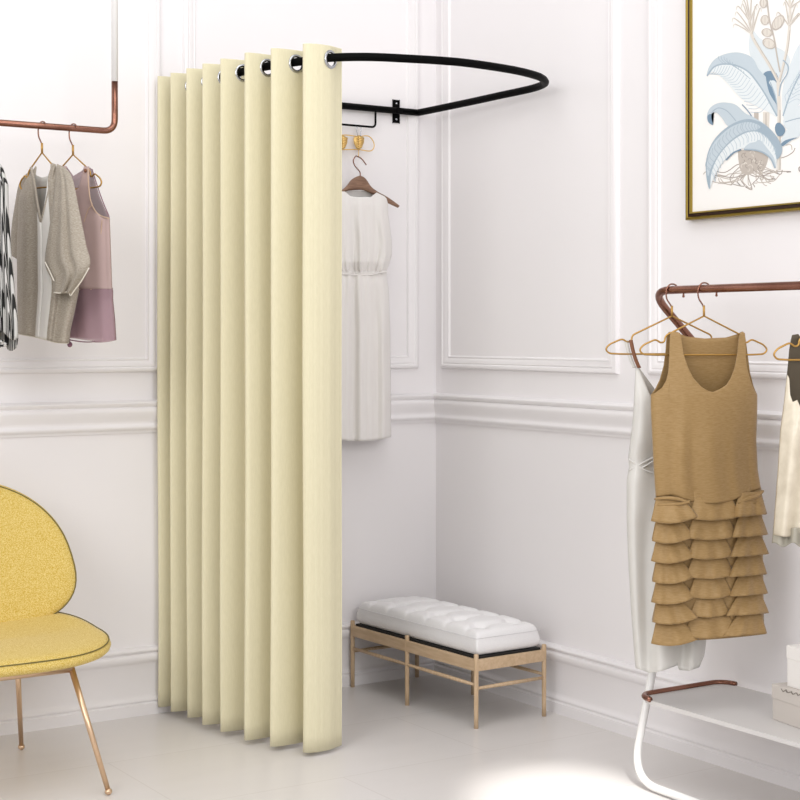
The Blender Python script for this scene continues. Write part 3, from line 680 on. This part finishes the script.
# ------------------------------------------------------------------ boxes on the shelf
def carton(name, label, corner, z0, z1, w, dpt, ang, m, lidh, marks=False):
    t = thing(name, label, 'box', (corner[0], corner[1], z0), ang)
    bm = bmesh.new(); box(bm, (.002, -dpt+.002, 0), (w-.002, -.002, z1-z0-.004), .002); link_mesh('box_body', bm, m, t, smooth=False)
    bm = bmesh.new(); h = z1-z0; box(bm, (0, -dpt, h-lidh), (w, 0, h), .003); ld = link_mesh('lid', bm, m, t, smooth=False)
    if marks:
        bm = bmesh.new(); rnd = random.Random(5)
        yy = -.05
        for j in range(11):
            L = rnd.uniform(.018, .034)
            P = cr([(-.0008, yy, h-.003-rnd.uniform(.0, .004)), (-.0008, yy-L*.3, h-.003-rnd.uniform(.004,.012)), (-.0008, yy-L*.7, h-.003-rnd.uniform(0,.004)), (-.0008, yy-L, h-.003-rnd.uniform(.003,.012))], 4)
            tube(bm, P, .0013, 5); yy -= L*.8
        link_mesh('grey_lettering', bm, M['ink'], ld)
    return t
z_sh = zs+.0005
cA = atz(771.5, 719, z_sh)
ang = math.radians(-9)
h1 = atz(771.5, 719, z_sh)
zt1 = z_sh+ (719-683.5)*(F*(H-z_sh)/(719-335))/F
carton('shoe_box', 'light grey lidded box with dark lettering, lower of two on the rack shelf', cA, z_sh, zt1, .165, .34, ang*-1 if False else ang, M['boxgrey'], .045, True)
# upper box stands on the lower one
k = (783-400)/F
cB = (cA[0]+.012, cA[1]-.05)
carton('shoe_box', 'white lidded box stacked on top of the grey box on the rack shelf', cB, zt1+.0005, zt1+.128, .14, .28, ang, M['boxwhite'], .042)

# ------------------------------------------------------------------ framed botanical print on the right wall
pf = -.02
x_, y0f, z0f = atx(687.6, 220.4, pf); yR = atx(915, 214, pf)[1]; zTop = z0f+1.02
def fl_(u, v, d=0): a = atx(u, v, pf-d); return (-d, a[1]-y0f, a[2]-z0f)
FR = thing('framed_print', 'gold and dark brown framed print of a blue leaved plant on the right wall', 'picture', (pf, y0f, z0f))
def frame_loop(bm, prof, a0, a1, z0, z1, mi):
    loops = []
    for o, d in prof: loops.append([bm.verts.new((-d, a, z)) for a, z in ((a0-o, z0+o), (a1+o, z0+o), (a1+o, z1-o), (a0-o, z1-o))])
    for i in range(len(loops)-1):
        for k in range(4):
            f = bm.faces.new((loops[i][k], loops[i][(k+1) % 4], loops[i+1][(k+1) % 4], loops[i+1][k])); f.material_index = mi[i]
W_ = yR-y0f; HH = zTop-z0f
bm = bmesh.new(); frame_loop(bm, [(0,-.018),(0,.010),(.003,.013),(.008,.013),(.011,.010),(.020,.010),(.022,.013),(.027,.011),(.029,.002)], 0, W_, 0, HH, [0,0,0,0,1,1,0,0])
link_mesh('frame', bm, [M['framegold'], M['framedark']], FR, smooth=False)
bm = bmesh.new(); box(bm, (-.003, W_+.026, .026), (.016, -.026, HH-.026)); link_mesh('paper', bm, M['paper'], FR, smooth=False)
art = [M[k] for k in ('blue1','blue2','blue3','blue4','blue5','tan1','tan2','tan3','vein')]
bm = bmesh.new(); lay = [.0032]
def shape(pts, mi, closed_smooth=True):
    lay[0] += .00005
    q = cr([tuple(map(float, p)) for p in pts], 5, closed=True) if closed_smooth else pts
    vs = [bm.verts.new(fl_(u, v, lay[0])) for u, v in q]
    f = bm.faces.new(vs); f.material_index = mi
    bmesh.ops.triangulate(bm, faces=[f])
def line(pts, w, mi, taper=False):
    lay[0] += .000004
    q = cr([tuple(map(float, p)) for p in pts], 5); prev = None
    for i, (u, v) in enumerate(q):
        a = q[max(i-1,0)]; b = q[min(i+1,len(q)-1)]; dx, dy = b[0]-a[0], b[1]-a[1]; n = math.hypot(dx, dy) or 1
        ww = w*(1-.8*i/len(q)) if taper else w
        nx, ny = -dy/n*ww/2, dx/n*ww/2
        cur_ = (bm.verts.new(fl_(u+nx, v+ny, lay[0]+.00004)), bm.verts.new(fl_(u-nx, v-ny, lay[0]+.00004)))
        if prev: f = bm.faces.new((prev[0], prev[1], cur_[1], cur_[0])); f.material_index = mi
        prev = cur_
B1_, B2_, B3_, B4_, B5_, T1_, T2_, T3_, VN = range(9)
# roots
rn = random.Random(11)
for i in range(26):
    a = rn.uniform(-.3, PI+.3); L = rn.uniform(.6, 1)
    x0, y0 = 748+rn.uniform(-9, 14), 168+rn.uniform(-4, 6)
    ex, ey = 748+math.cos(a)*44*L, 174+math.sin(a)*15*L
    line([(x0,y0), ((x0*2+ex)/3+rn.uniform(-6,6), (y0*2+ey)/3+rn.uniform(-2,7)), ((x0+ex*2)/3+rn.uniform(-5,5), (y0+ey*2)/3+rn.uniform(-3,8)), (ex, ey), (ex+rn.uniform(-6,4), ey+rn.uniform(-6,3))], .8, T1_ if i % 3 else T3_)
line([(781,158),(787,156),(793,152),(795,148)], .8, T3_); line([(786,145),(791,145),(792,150)], .8, T1_)
shape([(738,152),(741,150),(752,150),(760,152),(768,155),(766,166),(761,173),(757,170),(752,173),(747,175),(741,171),(739,164)], T1_)
for i in range(40):
    a = rn.uniform(0, 6.28); rr = rn.uniform(1, 3); cx, cy = rn.uniform(741, 764), rn.uniform(153, 171)
    line([(cx+rr*math.cos(a+t), cy+rr*math.sin(a+t)) for t in (0, .9, 1.8, 2.7)], .7, (T3_, T2_, T1_)[i % 3])
shape([(754,112),(758.5,112),(758.5,128),(754.5,128)], T1_, False); shape([(763,112),(769.5,112),(769,130),(763,130)], T2_, False); line([(766,113),(766,128)], 1.2, T1_)
# upper leaves and stalks
shape([(750,33),(749,50),(755,65),(765,78),(778,83),(786,72),(790,60),(784,51),(772,45),(760,38),(753,30)], B3_)
shape([(763,75),(768,71),(776,73),(779,83),(770,80)], B4_)
shape([(784,120),(782,95),(786,75),(791,62),(797,48),(808,34),(822,28),(834,40),(836,60),(826,80),(806,98),(792,112)], B3_)
line([(783,116),(789,98),(797,80),(808,62),(822,44)], 1.4, B1_)
for i in range(12):
    t = i/12; x, y = 787+t*33, 104-t*56
    line([(x, y), (x+9, y-5), (x+14, y-3+4*t)], .5, VN); line([(x, y), (x-2, y-8), (x+3, y-14)], .5, VN)
shape([(783,122),(788,113),(800,105),(815,99),(838,104),(850,120),(838,132),(820,138),(800,136),(789,131)], B3_); line([(785,122),(800,118),(820,116),(842,119)], 1, B1_)
shape([(707,75.5),(709,67),(715,59),(725,54),(737,52.3),(748,55),(754,60),(758,68),(765,76),(772,84),(777,95),(780,110),(777,117),(770,113),(762,109),(752,104),(742,99),(735,92),(728,84),(720,76),(713,72)], B5_)
shape([(707,75.5),(709,67),(715,59),(725,54),(737,52.3),(748,55),(754,60),(758,68),(765,76),(772,84),(777,95),(780,110),(777,116),(771,105),(765,94),(757,82),(748,71.5),(736,65.5),(724,64),(714,67)], B2_)
line([(707,76),(714,67),(724,64),(736,65.5),(748,71.5),(757,82),(765,94),(771,105),(777,116)], 1.5, B1_)
for i in range(20):
    t = i/20; x = 716+t*56; y = 66 if x < 730 else 66+(x-730)*.95*(.4+.6*t)
    line([(x, y), (x-3-6*t, y+7+3*t), (x-9-10*t, y+8+2*t)], .5, VN); line([(x+1, y-1), (x-5, y-6), (x-6, y-10+2*t)], .5, B1_) if i > 2 and i < 13 else None
shape([(766,76),(772,84),(777,96),(780,112),(776,104),(769,92)], B4_)
shape([(769,82),(775,81),(779,92),(779,110),(776,100),(772,88)], B3_); line([(770,82),(775,95),(778,112)], 1, B1_)
line([(779,170),(779,140),(779,110),(778,82)], 3.2, T2_); line([(780,170),(780,140),(780,110)], 1, T1_)
line([(778.5,82),(770,66),(760,50),(753,38),(750,28)], 3, T2_); line([(779,82),(771,66),(761,50),(754,38)], .8, T1_)
line([(779,82),(783,66),(787,48),(789,30),(790,14),(789,-12)], 2.4, T2_); line([(780,82),(784,66),(788,48),(790,30)], .7, T1_)
line([(780,72),(777,56),(774,38),(769,18),(766,-12)], 1.4, T1_)
line([(783,60),(788,66),(787,74),(781,84),(779,96)], 1.2, B1_)
for b0, tips in (((752,34), [(735,24),(734,18),(737,12),(743,4),(746,-4),(755,6),(760,8)]), ((750,22), [(738,6),(744,0),(752,-8),(757,4)]), ((789,26), [(778,12),(785,2),(796,4),(799,13),(805,10)]), ((790,8), [(781,-6),(798,-8),(802,0)])):
    for tx, ty in tips:
        line([b0, ((b0[0]*1.2+tx)/2.2, (b0[1]+ty*1.1)/2.1), (tx, ty), (tx+(1.5 if tx > b0[0] else -2), ty+4)], 1.8, T2_, True); line([b0, ((b0[0]*1.2+tx)/2.2, (b0[1]+ty*1.1)/2.1), (tx, ty)], .6, T1_)
for cx, cy, rx_, ry_, an in ((765,20,4.6,5,0),(767,32.5,5.6,4.2,.2),(769,43.5,7,5,.5),(778,22.5,5,8.5,.6),(763.5,3,4,5,0),(776,-8,5,6,.3)):
    P = [(cx+rx_*math.cos(t)*math.cos(an)-ry_*math.sin(t)*math.sin(an), cy+rx_*math.cos(t)*math.sin(an)+ry_*math.sin(t)*math.cos(an)) for t in [2*PI*k/12 for k in range(12)]]
    shape(P, T1_); shape([(cx+(p[0]-cx)*.82, cy+(p[1]-cy)*.82) for p in P], T2_)
    for j in (-.5, 0, .5): line([(cx+j*rx_, cy-ry_*.6), (cx+j*rx_*1.5, cy), (cx+j*rx_, cy+ry_*.6)], .5, T1_)
# lower leaves
shape([(775,130),(776,124),(780,123),(785,129),(783,135),(778,136)], B4_); shape([(781,142),(784,134),(789,129),(799,136),(792,140),(785,145)], B3_); shape([(781,144),(786,140),(797,137.5),(790,141),(783,146)], B4_)
line([(742,104.5),(748,111),(752,117)], 1, B4_)
shape([(713,125),(708,122),(707,115),(710,108),(717,103.5),(726,102.5),(736,105),(745,113),(755,118),(768,127),(776,140),(760,136),(740,128),(728,126),(722,118),(716,112.5),(711.5,114),(711.5,121)], B2_)
line([(711,113),(718,108),(727,111),(736,121)], .9, B1_); shape([(713,125),(708.5,122),(707.5,116),(711,114),(711.5,119)], B4_)
shape([(709.5,189),(706.5,178),(706,162),(710,147),(719,134),(733,123.5),(748,119),(762,123),(773,132),(781,144),(782,152),(777,159),(775.5,168),(771,158),(763,152),(750,149),(740,149),(730,155),(720,166),(713,180)], B5_)
shape([(709.5,189),(706.5,178),(706,162),(710,147),(719,134),(733,123.5),(748,119),(762,123),(773,132),(781,144),(782,152),(777,159),(774,147),(766,136),(756,131),(744,133),(730,142),(718,156),(711,172)], B1_)
shape([(708,176),(706.8,164),(711,148),(720,136),(733,126),(748,122),(760,126),(756,130),(744,132),(730,141),(718,155),(711,168)], B2_)
line([(709.5,188),(711,172),(718,156),(730,142),(744,133),(756,131),(766,136),(774,147),(777,159)], 1.2, B1_)
for i in range(26):
    t = i/26; P = cr([(711.,172.),(718.,156.),(730.,142.),(744.,133.),(756.,131.),(766.,136.),(774.,147.)], 8); x, y = P[int(t*(len(P)-1))]
    line([(x, y), (x+3, y+5), (x+4-2*t, y+10)], .5, VN); line([(x, y), (x-5+3*t, y-5), (x-5+6*t, y-10)], .5, B1_)
shape([(744,149),(749,143.5),(755,142),(760,140),(767,148),(774,158),(775.5,168),(770,158),(762,152.5),(752,150)], B2_); line([(744,149.5),(755,150),(764,153),(771,159),(775,168)], 1.6, B1_); line([(726,160),(733,153),(741,149.5)], 1.4, B4_)
line([(803,168),(799.5,167),(799,170),(801,172),(804,171)], .9, T3_)
link_mesh('plant_drawing', bm, art, FR, smooth=False)

# ------------------------------------------------------------------ bench
bx0, bx1, by0, by1 = -.425, -.088, -.905, -.045
ym = -.448
BN = thing('bench', 'low oak bench with six slim round legs standing in the corner', 'bench', ((bx0+bx1)/2, (by0+by1)/2, 0)); O = BN.location.copy()
BN.location.x -= .025; BN.rotation_euler.z = .034
zl = .283
for x in (bx0, bx1):
    for y in (by0, ym, by1):
        bm = bmesh.new(); P = [(x-O.x, y-O.y, z) for z in (0, .05, .15, .24, .262, zl-.004, zl)]
        tube(bm, P, [.0085, .0088, .0092, .0094, .0094, .0094, .0080], 14); link_mesh('leg', bm, M['oak'], BN)
for x in (bx0, bx1):
    bm = bmesh.new(); box(bm, (x-O.x-.008, by0-O.y, .218), (x-O.x+.008, by1-O.y, .262), .002); link_mesh('side_rail', bm, M['oakx'], BN, smooth=False)
    bm = bmesh.new(); tube(bm, [(x-O.x, by0-O.y, .165), (x-O.x, (by0+ym)/2-O.y, .165), (x-O.x, ym-O.y, .165), (x-O.x, (by1+ym)/2-O.y, .165), (x-O.x, by1-O.y, .165)], [.006,.0078,.006,.0078,.006], 12); link_mesh('stretcher', bm, M['oak'], BN)
for y in (by0, by1):
    bm = bmesh.new(); box(bm, (bx0-O.x, y-O.y-.008, .218), (bx1-O.x, y-O.y+.008, .262), .002); link_mesh('end_rail', bm, M['oakx'], BN, smooth=False)
    bm = bmesh.new(); tube(bm, [(bx0-O.x, y-O.y, .152), (0, y-O.y, .152), (bx1-O.x, y-O.y, .152)], [.006,.0082,.006], 12); link_mesh('stretcher', bm, M['oak'], BN)
bm = bmesh.new(); box(bm, (bx0-O.x+.009, by0-O.y+.009, .256), (bx1-O.x-.009, by1-O.y-.009, .270), .002); link_mesh('webbing', bm, M['rubber'], BN, smooth=False)
# cushion: tufted top
CU = thing('bench_cushion', 'thick white tufted cushion lying on the oak bench', 'cushion', (O.x-.025, O.y, .2705), .034)
hw, hl, th = (bx1-bx0)/2-.010, (by1-by0)/2-.010, .088
bm = bmesh.new(); NX, NY = 44, 110
tuf = [((i-.5)*.155, -hl+.085+j*(2*hl-.17)/5) for j in range(6) for i in (0, 1)]
def edge_round(u, h, r):
    d = h-abs(u)
    return 1 if d > r else math.sqrt(max(0, 1-((r-d)/r)**2))
top = []; bot_ = []
for i in range(NX+1):
    a = []; b = []
    for j in range(NY+1):
        u = -hw+2*hw*(.5-.5*math.cos(PI*i/NX)) if False else -hw+2*hw*i/NX; v = -hl+2*hl*j/NY
        e = edge_round(u, hw, .024)*edge_round(v, hl, .024)
        puff = .024*(1-(u/hw)**4)*(1-(v/hl)**6)
        dimp = sum(.026*math.exp(-((u-tx)**2+(v-ty)**2)/(2*.019**2)) for tx, ty in tuf)
        cre = 0
        for tx, ty in tuf: cre += .013*math.exp(-((v-ty)/.014)**2)*math.exp(-((u-tx)/.085)**2)+.007*math.exp(-((u-tx)/.014)**2)*math.exp(-((v-ty)/.07)**2)
        cre += .005*math.exp(-(u/.012)**2)*0
        z = th*.5+(th*.5*e)+(puff-dimp-cre)*e
        bul = 0
        a.append(bm.verts.new((u*(1), v, z))); b.append(bm.verts.new((u, v, th*.5-(th*.5)*(.6+.4*e) if e < 1 else 0)))
    top.append(a); bot_.append(b)
for i in range(NX):
    for j in range(NY):
        bm.faces.new((top[i][j], top[i+1][j], top[i+1][j+1], top[i][j+1])); bm.faces.new((bot_[i][j], bot_[i][j+1], bot_[i+1][j+1], bot_[i+1][j]))
for i in range(NX):
    for j in (0, NY): bm.faces.new((top[i][j], bot_[i][j], bot_[i+1][j], top[i+1][j]))
for j in range(NY):
    for i in (0, NX): bm.faces.new((top[i][j], top[i][j+1], bot_[i][j+1], bot_[i][j]))
o = link_mesh('cushion_body', bm, M['cushion'], CU); o.modifiers.new('s', 'SUBSURF').levels = 1; o.modifiers['s'].render_levels = 1
bm = bmesh.new(); P = round_poly([(-hw-.001,-hl-.001,.068), (hw+.001,-hl-.001,.068), (hw+.001,hl+.001,.068), (-hw-.001,hl+.001,.068), (-hw-.001,-hl-.001,.068)], .012)
tube(bm, P[:-1], .0012, 6, closed=True); link_mesh('piping', bm, M['whitepipe'], CU)
for tx, ty in tuf:
    bm = bmesh.new(); sphere(bm, (tx, ty, th+.024*(1-(tx/hw)**4)*(1-(ty/hl)**6)-.034), .006, 10, sc=(1,1,.5)); link_mesh('button', bm, M['cushion'], CU)

# ------------------------------------------------------------------ yellow chair
cx, cy = -2.245, -.60
CH = thing('lounge_chair', 'yellow tweed chair with oval back and slim rose gold legs', 'chair', (cx, cy, 0))
def dish(t, a, r): return None
def superpt(t, a, b, n=2.3):
    c, s = math.cos(t), math.sin(t)
    return a*math.copysign(abs(c)**(2/n), c), b*math.copysign(abs(s)**(2/n), s)
def pad(name, a, b, fmap, thick, m, parent, n=2.3, crown=.03):
    """oval upholstered pad: fmap(u,v,w) maps pad coords (w = out of the front face) to chair space"""
    bm = bmesh.new(); K = 72
    prof = [(0, 1)]+[(r, 1) for r in (.2,.4,.6,.75,.86,.93)]
    rings = []
    def ringpts(rho, w): 
        return [bm.verts.new(fmap(*[q*rho for q in superpt(2*PI*k/K, a, b, n)], w)) for k in range(K)]
    seq = []
    for rho in (.15,.3,.45,.6,.72,.82,.89,.94,.975,.993,1.0): seq.append((rho, crown*(1-rho**2.5)+thick*.5*math.sqrt(max(0,1-max(0,(rho-.9)/.1)**2))))
    for rho in (.993,.975,.94,.85,.6,.3): seq.append((rho, -thick*.5*math.sqrt(max(0,1-max(0,(rho-.9)/.1)**2))))
    ctop = bm.verts.new(fmap(0, 0, crown+thick*.5)); prev = None
    for rho, w in seq:
        rg = ringpts(rho, w)
        for k in range(K):
            if prev is None: bm.faces.new((ctop, rg[k], rg[(k+1) % K]))
            else: bm.faces.new((prev[k], rg[k], rg[(k+1) % K], prev[(k+1) % K]))
        prev = rg
    cb = bm.verts.new(fmap(0, 0, -thick*.5))
    for k in range(K): bm.faces.new((cb, prev[(k+1) % K], prev[k]))
    o = link_mesh(name, bm, m, parent)
    bm = bmesh.new(); tube(bm, [fmap(*superpt(2*PI*k/K, a*.982, b*.982, n), thick*.33+.001) for k in range(K)], .0022, 6, closed=True); link_mesh('piping', bm, M['piping'], o)
    return o
def seat_map(u, v, w): 
    # slight dish, front edge drops, v<0 is the front
    z = .442+.2*u*u*(.6+v/.36)+.30*max(0, v)**2+.02*(max(0, -v)/.365)*(1-(v/.365)**2)
    return (u, v, z+w)
pad('seat', .412, .365, seat_map, .05, M['yellow'], CH, 2.5, .004)
tilt = math.radians(14)
def back_map(u, v, w):
    yb = -.55*u*u-.10*v*v  # concave towards the sitter
    # local: v up along tilted plane, w towards the front (-y)
    return (u*(1-.15*v/.27), .32+math.sin(tilt)*v+(-w+yb)*math.cos(tilt), .718+math.cos(tilt)*v-(w-yb)*math.sin(tilt)*.5)
pad('backrest', .404, .277, back_map, .05, M['yellow'], CH, 2.5, .012)
# under-frame and legs
bm = bmesh.new(); tube(bm, round_poly([(.213,-.252,.402), (-.213,-.252,.402), (-.175,.17,.402), (.175,.17,.402), (.213,-.25,.402)], .02), .012, 10); link_mesh('seat_frame', bm, M['rose'], CH)
bm = bmesh.new(); tube(bm, [(0,.16,.40), (0,.34,.43), (0,.40,.55), (0,.42,.66)], .012, 10); link_mesh('back_bracket', bm, M['rose'], CH)
for sx in (-1, 1):
    for fr in (0, 1):
        ft = (sx*(.298 if fr == 0 else .25), -.36 if fr == 0 else .335, 0); tp = (sx*(.213 if fr == 0 else .175), -.252 if fr == 0 else .17, .405)
        bm = bmesh.new(); tube(bm, [tp, (ft[0], ft[1], .012)], [.0105, .0085], 12); sphere(bm, (ft[0], ft[1], .0115), .0125, 14, sc=(1,1,.9)); link_mesh('leg', bm, M['rose'], CH)

# ------------------------------------------------------------------ light
w = bpy.data.worlds.new('World'); bpy.context.scene.world = w; w.use_nodes = True
bg = w.node_tree.nodes['Background']; bg.inputs[0].default_value = (1, .984, .992, 1); bg.inputs[1].default_value = .62
def area(name, loc_, tgt, sx, sy, power, col=(1,1,1)):
    L = bpy.data.lights.new(name, 'AREA'); L.shape = 'RECTANGLE'; L.size = sx; L.size_y = sy; L.energy = power; L.color = col
    o = bpy.data.objects.new(name, L); C.objects.link(o); o.location = loc_
    o.rotation_euler = (Vector(tgt)-Vector(loc_)).to_track_quat('-Z', 'Y').to_euler(); return o
area('window_light', (-6.4, -4.6, 3.5), (-.4, -1.2, 1.9), 3.0, 2.8, 138, (1, .99, .985))
area('window_light', (-2.6, -8.2, 3.6), (-.9, -.2, 2.0), 3.2, 2.6, 130, (1, .99, .985))
area('overhead_fill', (-2.2, -2.8, 4.9), (-1.4, -1.4, 0), 3.0, 3.0, 60, (1, .995, .99))  # unseen overhead area lamp for light from above, not a ceiling fixture
sp = bpy.data.lights.new('sun_patch_spot', 'SPOT'); sp.energy = 1000; sp.spot_size = math.radians(12); sp.spot_blend = .9; sp.shadow_soft_size = .04; sp.color = (1, .985, .95)  # spot added for the floor's sun patch, in place of sun through a window
o = bpy.data.objects.new('sun_patch_spot', sp); C.objects.link(o)
tx, ty = atz(575, 806, 0); ax, ay = toroom(1.0, 2.4); o.location = (ax, ay, 2.8)
o.rotation_euler = (Vector((tx, ty, 0))-o.location).to_track_quat('-Z', 'Y').to_euler()

# ------------------------------------------------------------------ camera
cam = bpy.data.cameras.new('camera'); co = bpy.data.objects.new('camera', cam); C.objects.link(co)
cam.sensor_width = 36; cam.lens = F/800*36; cam.shift_y = -65/800; cam.clip_end = 60
px_, py_ = toroom(0, 0); co.location = (px_, py_, H)
co.rotation_euler = (PI/2, 0, -math.atan2(s_, c_))
sc = bpy.context.scene; sc.camera = co
sc.view_settings.view_transform = 'Standard'; sc.view_settings.look = 'None'; sc.view_settings.exposure = 0; sc.view_settings.gamma = 1
sc.cycles.use_denoising = True
